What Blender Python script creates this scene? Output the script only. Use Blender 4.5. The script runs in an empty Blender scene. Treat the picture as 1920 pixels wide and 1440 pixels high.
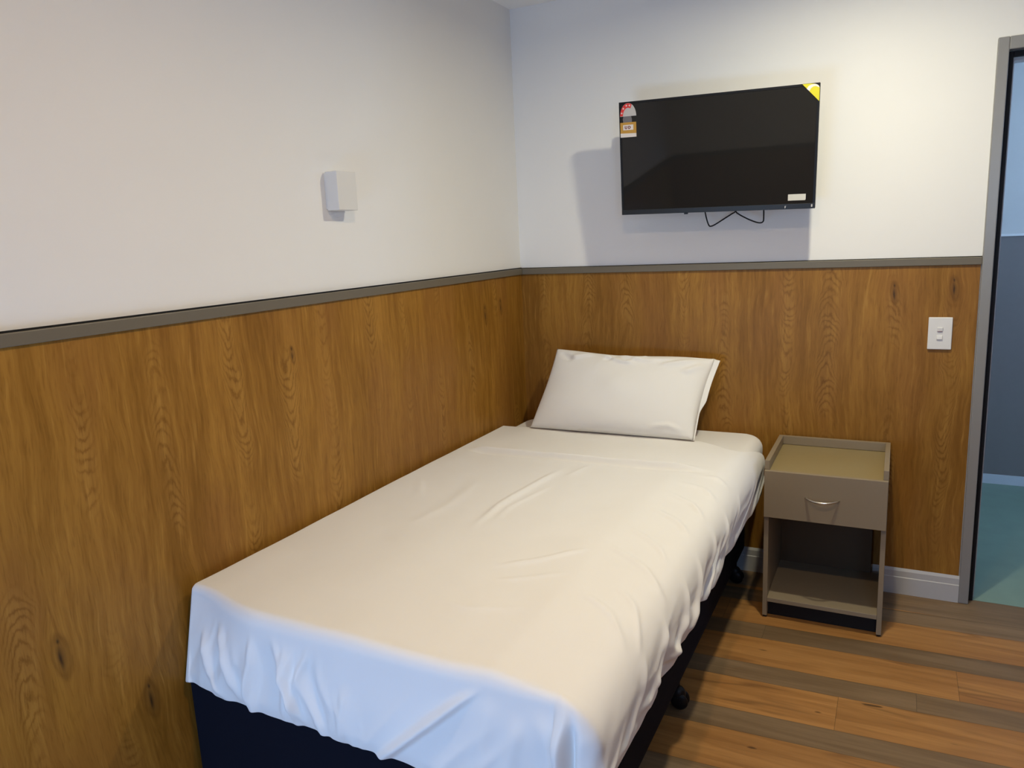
import bpy, bmesh, math
import numpy as np
from mathutils import Matrix, Vector

S = bpy.context.scene
COL = S.collection

# ------------------------------------------------------------------ camera
CAM = (1.5291, -3.1044, 1.4265)
YAW, PITCH, ROLL, FPX = 0.4757, -0.1902, -0.0458, 1413.14
def set_camera():
    fwd0 = Vector((-math.sin(YAW), math.cos(YAW), 0)); r0 = Vector((math.cos(YAW), math.sin(YAW), 0)); u0 = Vector((0, 0, 1))
    fwd = fwd0 * math.cos(PITCH) + u0 * math.sin(PITCH)
    up = u0 * math.cos(PITCH) - fwd0 * math.sin(PITCH)
    r = r0 * math.cos(ROLL) + up * math.sin(ROLL)
    u = up * math.cos(ROLL) - r0 * math.sin(ROLL)
    cd = bpy.data.cameras.new('camera')
    cd.sensor_width = 36; cd.sensor_fit = 'HORIZONTAL'; cd.lens = FPX / 1920 * 36
    cd.clip_start = 0.02
    co = bpy.data.objects.new('camera', cd); COL.objects.link(co)
    m = Matrix((r, u, -fwd)).transposed().to_4x4(); m.translation = Vector(CAM)
    co.matrix_world = m
    S.camera = co
set_camera()

# ------------------------------------------------------------------ world (overcast daylight outside the windows), exposure
SKY = (0.38, 0.66, 1.14); SKY_STRENGTH = 17.0
w = bpy.data.worlds.new('daylight'); S.world = w; w.use_nodes = True
bgn = w.node_tree.nodes['Background']
bgn.inputs['Color'].default_value = (*SKY, 1); bgn.inputs['Strength'].default_value = SKY_STRENGTH
S.view_settings.view_transform = 'Standard'; S.view_settings.look = 'None'
S.view_settings.exposure = 0.09; S.view_settings.gamma = 1.0
S.view_settings.use_curve_mapping = False
S.cycles.max_bounces = 8; S.cycles.diffuse_bounces = 5
S.cycles.sample_clamp_indirect = 6.0

# ceiling lamps (their fixtures are built with them further down)
LAMP_NEAR_WALL = (1.40, -0.84); LAMP_OVER_FOOT = (1.22, -2.23)
WATTS_NEAR_WALL, WATTS_OVER_FOOT, WATTS_BATHROOM_FILL = 16.8, 11.6, 1.5; LAMP_COLOUR = (1.0, 0.94, 0.71); WARM_LAMP = (1.0, 0.73, 0.41)
CEIL = 2.386

# ------------------------------------------------------------------ node helpers
class NT:
    def __init__(s, name):
        s.m = bpy.data.materials.new(name); s.m.use_nodes = True
        s.t = s.m.node_tree; s.b = s.t.nodes['Principled BSDF']
    def n(s, typ, **kw):
        o = s.t.nodes.new(typ)
        for k, v in kw.items(): setattr(o, k, v)
        return o
    def put(s, sock, v):
        if isinstance(v, bpy.types.NodeSocket): s.t.links.new(v, sock)
        elif isinstance(v, (tuple, list)):
            sock.default_value = (*v, 1) if len(v) == 3 and sock.type == 'RGBA' else v
        else: sock.default_value = v
    def math(s, op, a, b=0.0, c=0.0, clamp=False):
        o = s.n('ShaderNodeMath', operation=op, use_clamp=clamp)
        s.put(o.inputs[0], a); s.put(o.inputs[1], b); s.put(o.inputs[2], c)
        return o.outputs[0]
    def comb(s, x, y, z):
        o = s.n('ShaderNodeCombineXYZ')
        for i, v in enumerate((x, y, z)): s.put(o.inputs[i], v)
        return o.outputs[0]
    def xyz(s):
        tc = s.n('ShaderNodeTexCoord'); sp = s.n('ShaderNodeSeparateXYZ')
        s.t.links.new(tc.outputs['Object'], sp.inputs[0])
        return sp.outputs[0], sp.outputs[1], sp.outputs[2]
    def noise(s, vec, scale=1.0, detail=2.0, rough=0.5, dist=0.0):
        o = s.n('ShaderNodeTexNoise')
        s.put(o.inputs['Vector'], vec); o.inputs['Scale'].default_value = scale
        o.inputs['Detail'].default_value = detail; o.inputs['Roughness'].default_value = rough
        o.inputs['Distortion'].default_value = dist
        return o.outputs['Fac']
    def mix(s, f, a, b, mode='MIX'):
        o = s.n('ShaderNodeMix', data_type='RGBA', blend_type=mode)
        s.put(o.inputs[0], f); s.put(o.inputs[6], a); s.put(o.inputs[7], b)
        return o.outputs[2]
    def ramp(s, f, lo, hi):
        o = s.n('ShaderNodeMapRange', interpolation_type='SMOOTHSTEP')
        s.put(o.inputs[0], f); o.inputs[1].default_value = lo; o.inputs[2].default_value = hi
        return o.outputs[0]
    def rnd(s, v):
        o = s.n('ShaderNodeTexWhiteNoise', noise_dimensions='1D'); s.put(o.inputs['W'], v)
        return o.outputs['Value']
    def out(s, col=None, rough=None, spec=None, metal=None, bump=None, bstr=0.2, bdist=0.002, **kw):
        b = s.b
        if col is not None: s.put(b.inputs['Base Color'], col)
        if rough is not None: s.put(b.inputs['Roughness'], rough)
        if spec is not None: b.inputs['Specular IOR Level'].default_value = spec
        if metal is not None: b.inputs['Metallic'].default_value = metal
        if bump is not None:
            o = s.n('ShaderNodeBump'); o.inputs['Strength'].default_value = bstr; o.inputs['Distance'].default_value = bdist
            s.put(o.inputs['Height'], bump); s.t.links.new(o.outputs[0], b.inputs['Normal'])
        for k, v in kw.items(): s.put(b.inputs[k], v)
        return s.m

def plain(name, col, rough=0.5, spec=0.5, metal=0.0, var=0.03, scale=30.0, bump=0.0):
    t = NT(name); x, y, z = t.xyz()
    n = t.noise(t.comb(x, y, z), scale, 3)
    c = t.mix(n, tuple(v * (1 - var) for v in col), tuple(min(1, v * (1 + var)) for v in col))
    return t.out(c, rough, spec, metal, bump=n if bump else None, bstr=bump)

def oak(name, axis, knots, seed, shift=0.0):
    t = NT(name); x, y, z = t.xyz(); h = (x, y)[axis]
    mul = lambda p, q: t.math('MULTIPLY', p, q); add = lambda p, q: t.math('ADD', p, q); sub = lambda p, q: t.math('SUBTRACT', p, q)
    # gentle sideways drift of the grain, and the grain parting round the knots
    drift = add(mul(sub(t.noise(t.comb(mul(h, 3.0), seed, mul(z, 1.8)), 1, 2), 0.5), 0.07), mul(sub(t.noise(t.comb(mul(h, 9.0), seed + 1, mul(z, 5.5)), 1, 2), 0.5), 0.028))
    hh = add(h, drift)
    eye = rim = slit = None
    for (kh, kz, ks) in knots:
        lean = add(sub(h, kh), mul(sub(z, kz), 0.10))
        dh = t.math('DIVIDE', lean, 0.0125 * ks); dz = t.math('DIVIDE', sub(z, kz), 0.034 * ks)
        r2 = add(mul(dh, dh), mul(dz, dz))
        hh = add(hh, mul(mul(t.math('SIGN', lean), t.math('EXPONENT', mul(r2, -0.16))), -0.022 * ks))
        e_ = t.math('EXPONENT', mul(r2, -1.0))
        rr = sub(t.math('SQRT', r2), add(1.15, mul(t.noise(t.comb(mul(h, 60), seed, mul(z, 40)), 1, 1), 0.5)))
        m_ = t.math('EXPONENT', mul(mul(rr, rr), -9.0))
        sh = t.math('DIVIDE', add(lean, mul(t.noise(t.comb(seed, kh, mul(z, 40)), 1, 2), 0.006)), 0.0034 * ks); sz = t.math('DIVIDE', sub(z, kz - 0.004), 0.020 * ks)
        s_ = t.math('EXPONENT', mul(add(mul(sh, sh), mul(sz, sz)), -0.8))
        top = add(mul(t.math('DIVIDE', lean, 0.003), t.math('DIVIDE', lean, 0.003)), mul(t.math('DIVIDE', sub(z, kz + 0.036 * ks), 0.006), t.math('DIVIDE', sub(z, kz + 0.036 * ks), 0.006)))
        s_ = t.math('MAXIMUM', s_, t.math('EXPONENT', mul(top, -1.0)))
        eye = e_ if eye is None else t.math('MAXIMUM', eye, e_)
        rim = m_ if rim is None else t.math('MAXIMUM', rim, m_)
        slit = s_ if slit is None else t.math('MAXIMUM', slit, s_)
    # straight grain: streaks of several widths
    s1 = t.noise(t.comb(mul(hh, 22), seed, mul(z, 1.9)), 1, 4, 0.65)
    s2 = t.noise(t.comb(mul(hh, 95), seed + 4, mul(z, 6.5)), 1, 3, 0.6)
    s3 = t.noise(t.comb(mul(hh, 290), seed + 8, mul(z, 22.0)), 1, 2, 0.6)
    broad = t.noise(t.comb(mul(hh, 4), seed + 5, mul(z, 0.9)), 1, 2)
    tone = add(add(mul(s1, 0.36), mul(s2, 0.34)), mul(broad, 0.30))
    c = t.mix(t.ramp(tone, 0.33, 0.67), OAK_DARK, OAK_LIGHT)
    c = t.mix(mul(t.ramp(t.noise(t.comb(mul(hh, 5.5), seed + 31, mul(z, 1.6)), 1, 2), 0.42, 0.62), 0.45), c, OAK_RED)
    # cathedral figure: columns of nested arches, broken up along their length
    W = 0.205
    col = t.math('DIVIDE', add(hh, shift), W); ci = t.math('FLOOR', col)
    jit = mul(sub(t.rnd(add(ci, seed)), 0.5), 0.34)
    dd = mul(sub(sub(sub(col, ci), 0.5), jit), W)
    dd = add(dd, mul(sub(t.noise(t.comb(mul(z, 5.0), ci, seed), 1, 2), 0.5), 0.034))
    sgn = sub(mul(t.math('GREATER_THAN', t.rnd(add(ci, seed + 20.5)), 0.42), 2.0), 1.0)
    jag = add(mul(sub(t.noise(t.comb(mul(hh, 80), seed, mul(z, 30)), 1, 3, 0.65), 0.5), 8.0), mul(sub(t.noise(t.comb(mul(hh, 9), seed + 6, mul(z, 5)), 1, 2), 0.5), 46.0))
    ph = add(mul(add(mul(z, sgn), t.math('DIVIDE', mul(dd, dd), add(0.010, mul(t.rnd(add(ci, seed + 7.3)), 0.014)))), 190.0), jag)
    arch = t.math('POWER', add(mul(t.math('SINE', ph), 0.5), 0.5), 2.4)
    dn = t.math('DIVIDE', dd, add(0.018, mul(t.rnd(add(ci, seed + 3.1)), 0.022)))
    mask = t.math('EXPONENT', mul(mul(dn, dn), -1.0))
    mask = mul(mask, t.ramp(t.noise(t.comb(mul(z, 3.2), mul(ci, 3.7), add(mul(hh, 6), seed)), 1, 2), 0.42, 0.60))
    c = t.mix(mul(mul(arch, mask), 0.44), c, OAK_LINE)
    c = t.mix(mul(mul(sub(1.0, arch), mask), 0.20), c, OAK_PALE)
    c = t.mix(mul(t.ramp(s3, 0.50, 0.72), 0.30), c, OAK_LINE)
    c = t.mix(mul(t.ramp(s2, 0.60, 0.74), 0.25), c, OAK_PALE)
    if eye is not None:
        c = t.mix(mul(rim, 0.40), c, OAK_LINE)
        c = t.mix(mul(eye, 0.50), c, (0.075, 0.036, 0.012))
        c = t.mix(mul(slit, 0.85), c, (0.022, 0.012, 0.006))
    return t.out(c, 0.45, 0.22, bump=s3, bstr=0.04)

OAK_DARK = (0.2000, 0.0856, 0.0094); OAK_LIGHT = (0.3650, 0.1767, 0.0288); OAK_LINE = (0.1180, 0.0465, 0.0050); OAK_PALE = (0.4600, 0.2511, 0.0612); OAK_RED = (0.245, 0.103, 0.022)

def floor_mat():
    t = NT('plank_floor'); x, y, z = t.xyz()
    yy = t.math('ADD', y, t.math('MULTIPLY', t.math('SUBTRACT', 1.9, x), 0.04))
    p = t.math('DIVIDE', t.math('ADD', yy, 0.52), 0.274)
    idx = t.math('FLOOR', p); f = t.math('FRACT', p)
    f = t.math('SUBTRACT', p, idx)
    grey = t.math('LESS_THAN', f, 0.365)
    row = t.math('ADD', t.math('MULTIPLY', idx, 2.0), grey)
    off = t.rnd(t.math('ADD', row, 0.31))
    q = t.math('DIVIDE', t.math('ADD', x, t.math('MULTIPLY', off, 1.2)), 1.22)
    qi = t.math('FLOOR', q); qf = t.math('SUBTRACT', q, qi)
    pid = t.math('ADD', t.math('MULTIPLY', row, 7.13), t.math('MULTIPLY', qi, 3.7))
    tone = t.rnd(pid)
    sx = t.math('ADD', x, t.math('MULTIPLY', tone, 11.0))
    mid = t.noise(t.comb(t.math('MULTIPLY', sx, 1.6), t.math('MULTIPLY', y, 22), tone), 1, 3, 0.55, 0.5)
    fine = t.noise(t.comb(t.math('MULTIPLY', sx, 9), t.math('MULTIPLY', y, 230), tone), 1, 2)
    fld = t.noise(t.comb(t.math('MULTIPLY', sx, 1.1), t.math('MULTIPLY', y, 8), tone), 1, 2, 0.5, 0.3)
    ring = t.math('POWER', t.math('ADD', t.math('MULTIPLY', t.math('SINE', t.math('MULTIPLY', fld, 48)), 0.5), 0.5), 3.0)
    brown = t.mix(t.ramp(mid, 0.30, 0.72), (0.295, 0.132, 0.036), (0.430, 0.208, 0.062))
    brown = t.mix(t.math('MULTIPLY', t.math('MULTIPLY', ring, t.ramp(t.noise(t.comb(t.math('MULTIPLY', sx, 2.2), t.math('MULTIPLY', y, 7), 9.0), 1, 1), 0.50, 0.64)), 0.55), brown, (0.14, 0.062, 0.020))
    spot = t.ramp(t.noise(t.comb(t.math('MULTIPLY', sx, 9), t.math('MULTIPLY', y, 30), 4.0), 1, 1), 0.74, 0.80)
    brown = t.mix(t.math('MULTIPLY', spot, 0.8), brown, (0.05, 0.025, 0.01))
    gry = t.mix(t.ramp(mid, 0.30, 0.72), (0.158, 0.097, 0.047), (0.232, 0.150, 0.080))
    nearwall = t.math('GREATER_THAN', y, -0.152)
    isgrey = t.math('MAXIMUM', grey, nearwall)
    c = t.mix(isgrey, brown, gry)
    c = t.mix(t.math('MULTIPLY', t.ramp(fine, 0.4, 0.75), 0.18), c, (0.07, 0.04, 0.02))
    tint = t.math('ADD', 0.90, t.math('MULTIPLY', tone, 0.2))
    c = t.mix(1.0, c, t.comb(tint, tint, tint), 'MULTIPLY')
    # seams
    e1 = t.math('LESS_THAN', t.math('ABSOLUTE', t.math('SUBTRACT', f, 0.365)), 0.004)
    e2 = t.math('LESS_THAN', f, 0.006)
    e3 = t.math('LESS_THAN', qf, 0.0012)
    e = t.math('MAXIMUM', e1, t.math('MAXIMUM', e2, e3))
    c = t.mix(t.math('MULTIPLY', e, 0.55), c, (0.03, 0.018, 0.01))
    return t.out(c, t.math('ADD', 0.40, t.math('MULTIPLY', mid, 0.12)), 0.35, bump=fine, bstr=0.04)

def fabric(name, col, rough=0.85, bump=0.08, scale=900.0, sheen=0.15):
    t = NT(name); x, y, z = t.xyz()
    n = t.noise(t.comb(x, y, z), scale, 1)
    n2 = t.noise(t.comb(x, y, z), 14.0, 3)
    c = t.mix(n2, tuple(v * 0.975 for v in col), col)
    t.out(c, rough, 0.2, bump=n, bstr=bump, bdist=0.0004)
    t.b.inputs['Sheen Weight'].default_value = sheen
    return t.m

M = {}
M['plaster'] = plain('painted_plaster', (0.80, 0.79, 0.77), 0.75, 0.25, var=0.012, scale=6, bump=0.02)
M['ceiling'] = plain('ceiling_paint', (0.86, 0.85, 0.83), 0.9, 0.1, var=0.01)
M['floor'] = floor_mat()
M['oak_left'] = oak('oak_panel_left', 1, [(-2.259, 0.611, 1.0), (-2.074, 0.399, 1.0), (-0.36, 1.12, 0.8), (-0.22, 1.14, 0.7), (-1.5, 1.13, 0.5)], 2.3)
M['oak_back'] = oak('oak_panel_back', 0, [(1.524, 1.167, 0.8), (1.712, 1.184, 0.8)], 17.7)
M['oak_front'] = oak('oak_panel_front', 0, [(0.6, 0.7, 1.0)], 31.0)
M['rail'] = plain('taupe_rail', (0.145, 0.124, 0.090), 0.45, 0.4, var=0.03)
M['skirting'] = plain('skirting_paint', (0.50, 0.49, 0.49), 0.4, 0.4, var=0.02)
M['frame'] = plain('grey_frame_paint', (0.25, 0.245, 0.24), 0.30, 0.5, var=0.02)
M['frame_light'] = plain('pale_frame_paint', (0.55, 0.56, 0.58), 0.35, 0.4)
M['rubber'] = plain('black_rubber', (0.006, 0.006, 0.007), 0.6, 0.3)
M['white_linen'] = fabric('white_linen', (0.80, 0.785, 0.76))
M['navy'] = fabric('navy_valance', (0.0022, 0.0035, 0.010), 0.95, 0.10, 700, 0.0)
M['taupe'] = plain('taupe_laminate', (0.262, 0.208, 0.140), 0.42, 0.4, var=0.02, scale=120)
M['tray'] = plain('olive_tray_laminate', (0.275, 0.210, 0.100), 0.40, 0.4, var=0.02)
M['dark_laminate'] = plain('dark_brown_laminate', (0.10, 0.062, 0.032), 0.5, 0.3, var=0.03)
M['black_plastic'] = plain('black_plastic', (0.007, 0.007, 0.008), 0.42, 0.25)
M['screen'] = plain('tv_screen_glass', (0.0135, 0.0135, 0.014), 0.03, 0.36, var=0.0)
M['nickel'] = plain('brushed_nickel', (0.70, 0.66, 0.60), 0.30, 0.5, 1.0)
M['white_plastic'] = plain('white_plastic', (0.74, 0.73, 0.71), 0.35, 0.45, var=0.01)
M['sconce'] = plain('white_fixture', (0.70, 0.69, 0.665), 0.5, 0.35, var=0.01)
M['wet_wall'] = plain('pale_wet_wall', (0.57, 0.56, 0.53), 0.4, 0.4, var=0.02)
M['wet_dado'] = plain('grey_wet_wall', (0.185, 0.165, 0.155), 0.35, 0.4, var=0.04)
M['vinyl'] = plain('teal_vinyl', (0.20, 0.285, 0.225), 0.45, 0.4, var=0.14, scale=9)
M['red'] = plain('label_red', (0.70, 0.035, 0.03), 0.5, 0.4)
M['label_pale'] = plain('label_pale', (0.50, 0.48, 0.47), 0.5, 0.4)
M['label_grey'] = plain('label_grey', (0.155, 0.145, 0.155), 0.5, 0.4)
M['label_orange'] = plain('label_orange', (0.50, 0.27, 0.045), 0.5, 0.4)
M['label_white'] = plain('label_white', (0.72, 0.66, 0.62), 0.5, 0.4)
M['label_ink'] = plain('label_ink', (0.16, 0.03, 0.035), 0.5, 0.4)
M['yellow'] = plain('sticker_yellow', (0.60, 0.54, 0.02), 0.45, 0.4)
M['paper'] = plain('paper_sticker', (0.60, 0.58, 0.52), 0.5, 0.4)
M['chin'] = plain('tv_chin', (0.018, 0.018, 0.018), 0.35, 0.25)
def glass_mat():
    t = NT('window_glass'); g = t.n('ShaderNodeBsdfTransparent'); gl = t.n('ShaderNodeBsdfGlossy'); mx = t.n('ShaderNodeMixShader')
    gl.inputs['Roughness'].default_value = 0.02; mx.inputs[0].default_value = 0.06
    t.t.links.new(g.outputs[0], mx.inputs[1]); t.t.links.new(gl.outputs[0], mx.inputs[2])
    t.t.links.new(mx.outputs[0], t.t.nodes['Material Output'].inputs['Surface'])
    return t.m
M['glass'] = glass_mat()
def lens_mat():
    t = NT('lamp_lens'); t.out((0.9, 0.88, 0.84), 0.4)
    t.put(t.b.inputs['Emission Color'], (*LAMP_COLOUR, 1)); t.b.inputs['Emission Strength'].default_value = 3.0
    return t.m
M['lens'] = lens_mat()

# ------------------------------------------------------------------ mesh helpers
def link(name, me, mats, parent=None, smooth=False):
    for m in (mats if isinstance(mats, (list, tuple)) else [mats]): me.materials.append(M[m])
    o = bpy.data.objects.new(name, me); COL.objects.link(o)
    if parent: o.parent = parent
    if smooth:
        for p in me.polygons: p.use_smooth = True
    return o
def from_bm(name, bm, mat, parent=None, smooth=False):
    bmesh.ops.recalc_face_normals(bm, faces=bm.faces[:])
    me = bpy.data.meshes.new(name); bm.to_mesh(me); bm.free()
    return link(name, me, mat, parent, smooth)
def add_box(bm, lo, hi, bevel=0.0, seg=2):
    lo = Vector(lo); hi = Vector(hi)
    r = bmesh.ops.create_cube(bm, size=1.0); vs = r['verts']
    for v in vs: v.co = Vector(((lo[i] + hi[i]) / 2 + v.co[i] * (hi[i] - lo[i]) for i in range(3)))
    if bevel:
        es = list({e for v in vs for e in v.link_edges})
        bmesh.ops.bevel(bm, geom=es, offset=bevel, segments=seg, profile=0.5, affect='EDGES', clamp_overlap=True)
def box(name, lo, hi, mat, parent=None, bevel=0.0, seg=2):
    bm = bmesh.new(); add_box(bm, lo, hi, bevel, seg)
    return from_bm(name, bm, mat, parent)
def boxes(name, lst, mat, parent=None, bevel=0.0):
    bm = bmesh.new()
    for lo, hi in lst: add_box(bm, lo, hi, bevel)
    return from_bm(name, bm, mat, parent)
def prism(bm, poly, a, b, put):
    """extrude polygon (list of 2D) from depth a to b; put(u,v,d)->3D"""
    n = len(poly)
    A = [bm.verts.new(put(u, v, a)) for u, v in poly]; B = [bm.verts.new(put(u, v, b)) for u, v in poly]
    bm.faces.new(A); bm.faces.new(B[::-1])
    for i in range(n): bm.faces.new((A[i], A[(i + 1) % n], B[(i + 1) % n], B[i]))
def tube(bm, pts, rad, seg=10, cap=True):
    pts = [Vector(p) for p in pts]; rings = []; N = len(pts)
    ref = None
    for i, p in enumerate(pts):
        d = (pts[min(i + 1, N - 1)] - pts[max(i - 1, 0)]).normalized()
        if ref is None:
            ref = d.orthogonal().normalized()
        ref = (ref - d * ref.dot(d)).normalized(); bi = d.cross(ref)
        r = rad[i] if isinstance(rad, (list, tuple)) else rad
        rings.append([bm.verts.new(p + (ref * math.cos(2 * math.pi * k / seg) + bi * math.sin(2 * math.pi * k / seg)) * r) for k in range(seg)])
    for a, b in zip(rings, rings[1:]):
        for k in range(seg): bm.faces.new((a[k], a[(k + 1) % seg], b[(k + 1) % seg], b[k]))
    if cap: bm.faces.new(rings[0][::-1]); bm.faces.new(rings[-1])
def spline(pts, n=12):
    P = [Vector(p) for p in pts]; out = []
    for i in range(len(P) - 1):
        p0 = P[max(i - 1, 0)]; p1 = P[i]; p2 = P[i + 1]; p3 = P[min(i + 2, len(P) - 1)]
        for k in range(n):
            t = k / n
            out.append(0.5 * ((2 * p1) + (p2 - p0) * t + (2 * p0 - 5 * p1 + 4 * p2 - p3) * t * t + (3 * p1 - p0 - 3 * p2 + p3) * t ** 3))
    out.append(P[-1]); return out
def tag(o, label, cat, group=None):
    o['label'] = label; o['category'] = cat
    if group: o['group'] = group
    return o
def struct(o, label=None):
    o['kind'] = 'structure'
    if label: o['label'] = label
    return o
def empty(name, loc):
    o = bpy.data.objects.new(name, None); COL.objects.link(o); o.location = loc; o.empty_display_size = 0.05
    return o
def adopt(parent, *objs):
    """parent a part whose mesh is in world coordinates to a thing placed at its base"""
    inv = Matrix.Translation(parent.location).inverted()
    for o in objs:
        o.parent = parent; o.matrix_parent_inverse = inv

# ------------------------------------------------------------------ room shell
X1, Y0 = 3.10, -3.55           # right wall, front wall (behind the camera)
DX0, DX1, DZ = 1.822, 2.60, 1.961   # door opening
RAIL_B, RAIL_T = 1.2655, 1.2924
struct(box('floor', (-0.10, Y0 - 0.1, -0.10), (X1 + 0.1, 0.03, 0.0), 'floor'), 'brown and grey wood plank floor laid across the room')
struct(box('ceiling', (-0.10, Y0 - 0.1, CEIL), (X1 + 0.1, 0.12, CEIL + 0.1), 'ceiling'), 'plain white flat ceiling')
struct(box('wall_left', (-0.10, Y0 - 0.1, 0.0), (0.0, 0.12, CEIL), 'plaster'), 'off-white painted wall along the left side of the bed')
struct(boxes('wall_back', [((0.0, 0.0, 0.0), (DX0 - 0.004, 0.12, CEIL)), ((DX0 - 0.004, 0.0, DZ + 0.004), (DX1 + 0.004, 0.12, CEIL)), ((DX1 + 0.004, 0.0, 0.0), (X1, 0.12, CEIL))], 'plaster'), 'off-white wall behind the television and pillow')
struct(box('wall_right', (X1, Y0 - 0.1, 0.0), (X1 + 0.1, 0.12, CEIL), 'plaster'), 'plain off-white wall on the right')
WIN = [(0.16, 1.02, 0.24, 0.77), (1.98, 2.38, 1.30, 1.92)]      # low glazed panel added to light the bed foot, small window behind the camera
def holed(name, lo_x, hi_x, holes, y0, y1, mat):
    """wall slab along x with rectangular openings side by side"""
    L = []; x = lo_x
    for (a, b, c, e) in sorted(holes):
        L.append(((x, y0, 0.0), (a, y1, CEIL))); L.append(((a, y0, 0.0), (b, y1, c))); L.append(((a, y0, e), (b, y1, CEIL))); x = b
    L.append(((x, y0, 0.0), (hi_x, y1, CEIL)))
    return boxes(name, L, mat)
struct(holed('wall_front', 0.0, X1, WIN, Y0 - 0.1, Y0, 'plaster'), 'off-white wall with a small window and an added low one, facing the bed foot')
for k, (a, b, c, e) in enumerate(WIN):
    fr = [((a, Y0 - 0.08, c), (a + 0.03, Y0 - 0.03, e)), ((b - 0.03, Y0 - 0.08, c), (b, Y0 - 0.03, e)), ((a + 0.03, Y0 - 0.08, c), (b - 0.03, Y0 - 0.03, c + 0.03)), ((a + 0.03, Y0 - 0.08, e - 0.03), (b - 0.03, Y0 - 0.03, e))]
    wf = struct(boxes('window_%d' % (k + 1), fr, 'frame_light'), ('added low window, put in to throw blue daylight onto the bed foot', 'small window behind the camera')[k])
    box('window_pane', (a + 0.025, Y0 - 0.058, c + 0.025), (b - 0.025, Y0 - 0.053, e - 0.025), 'glass', wf)

# oak panelling and its rail
struct(box('trim_1', (0.0, Y0, 0.105), (0.006, 0.0, RAIL_B), 'oak_left'), 'oak-look panelling on the lower left wall')
struct(box('trim_2', (0.006, -0.006, 0.105), (1.786, 0.0, RAIL_B), 'oak_back'), 'oak-look panelling on the wall behind the pillow')
struct(boxes('trim_3', [((0.006, Y0, 0.77), (X1, Y0 + 0.006, RAIL_B)), ((1.02, Y0, 0.0), (X1, Y0 + 0.006, 0.77)), ((0.006, Y0, 0.0), (0.16, Y0 + 0.006, 0.77)), ((0.16, Y0, 0.0), (1.02, Y0 + 0.006, 0.24))], 'oak_front'), 'oak-look panelling on the wall facing the bed foot')
def rail(name, lo, hi): return box(name, lo, hi, 'rail', None, 0.002)
struct(rail('trim_4', (0.0, Y0, RAIL_B), (0.014, 0.0, RAIL_T)), 'taupe rail capping the panelling on the left wall')
struct(rail('trim_5', (0.014, -0.014, RAIL_B), (1.789, 0.0, RAIL_T)), 'taupe rail capping the panelling below the television')
struct(rail('trim_6', (0.014, Y0, RAIL_B), (X1, Y0 + 0.014, RAIL_T)), 'taupe rail on the wall facing the bed foot')
struct(box('shade_strip_1', (0.0, Y0, RAIL_T), (0.005, 0.0, RAIL_T + 0.004), 'rubber'), 'thin dark strip as painted shadow above the rail on the left wall')  # dark strip stands in for the gap shadow along the rail top
struct(box('shade_strip_2', (0.005, -0.004, RAIL_T), (1.789, 0.0, RAIL_T + 0.0025), 'rubber'), 'thin dark strip as painted shadow above the rail below the television')  # same painted shadow line, thinner, on the back wall
def skirt(name, axis, a, b, fixed, sgn, label):
    prof = [(0, 0), (0.014, 0), (0.014, 0.068), (0.0115, 0.071), (0.0115, 0.094), (0.006, 0.105), (0, 0.105)]
    bm = bmesh.new()
    put = (lambda u, v, d: (d, fixed + sgn * u, v)) if axis == 0 else (lambda u, v, d: (fixed + sgn * u, d, v))
    prism(bm, prof, a, b, put)
    return struct(from_bm(name, bm, 'skirting'), label)
skirt('baseboard_back', 0, 0.014, 1.789, 0.0, -1, 'pale grey skirting board under the panelling beside the doorway')
skirt('baseboard_left', 1, Y0, 0.0, 0.0, 1, 'pale grey skirting board along the left wall')

struct(box('trim_11', (DX1 + 0.034, -0.006, 0.105), (X1, 0.0, RAIL_B), 'oak_back'), 'oak-look panelling right of the doorway')
struct(rail('trim_12', (DX1 + 0.034, -0.014, RAIL_B), (X1 - 0.014, 0.0, RAIL_T)), 'taupe rail right of the doorway')
struct(box('trim_13', (X1 - 0.006, Y0, 0.105), (X1, -0.006, RAIL_B), 'oak_left'), 'oak-look panelling on the right wall')
struct(rail('trim_14', (X1 - 0.014, Y0, RAIL_B), (X1, 0.0, RAIL_T)), 'taupe rail on the right wall')
skirt('baseboard_right', 1, Y0, 0.0, X1, -1, 'pale grey skirting board along the right wall')

# door frame of the doorway at the right
d = box('door_1', (1.789, -0.016, 0.0), (DX0, 0.02, 2.002), 'frame', None, 0.003)
struct(d, 'grey metal door frame at the right edge')
def up(name, x0, x1, y0, y1, zt, mat, th):
    """inverted U"""
    return boxes(name, [((x0, y0, 0.001), (x0 + th, y1, zt)), ((x1 - th, y0, 0.001), (x1, y1, zt)), ((x0 + th, y0, zt - th), (x1 - th, y1, zt))], mat, d, 0.0015)
boxes('frame_head', [((DX0, -0.016, DZ), (DX1, 0.02, 2.002)), ((DX1, -0.016, 0.0), (DX1 + 0.033, 0.02, 2.002))], 'frame', d, 0.003)
up('seal', DX0 + 0.0005, DX1 - 0.0005, 0.022, 0.050, DZ - 0.0005, 'rubber', 0.0165)
up('jamb_lining', DX0 + 0.014, DX1 - 0.014, 0.052, 0.11, DZ - 0.017, 'frame_light', 0.009)

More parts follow.
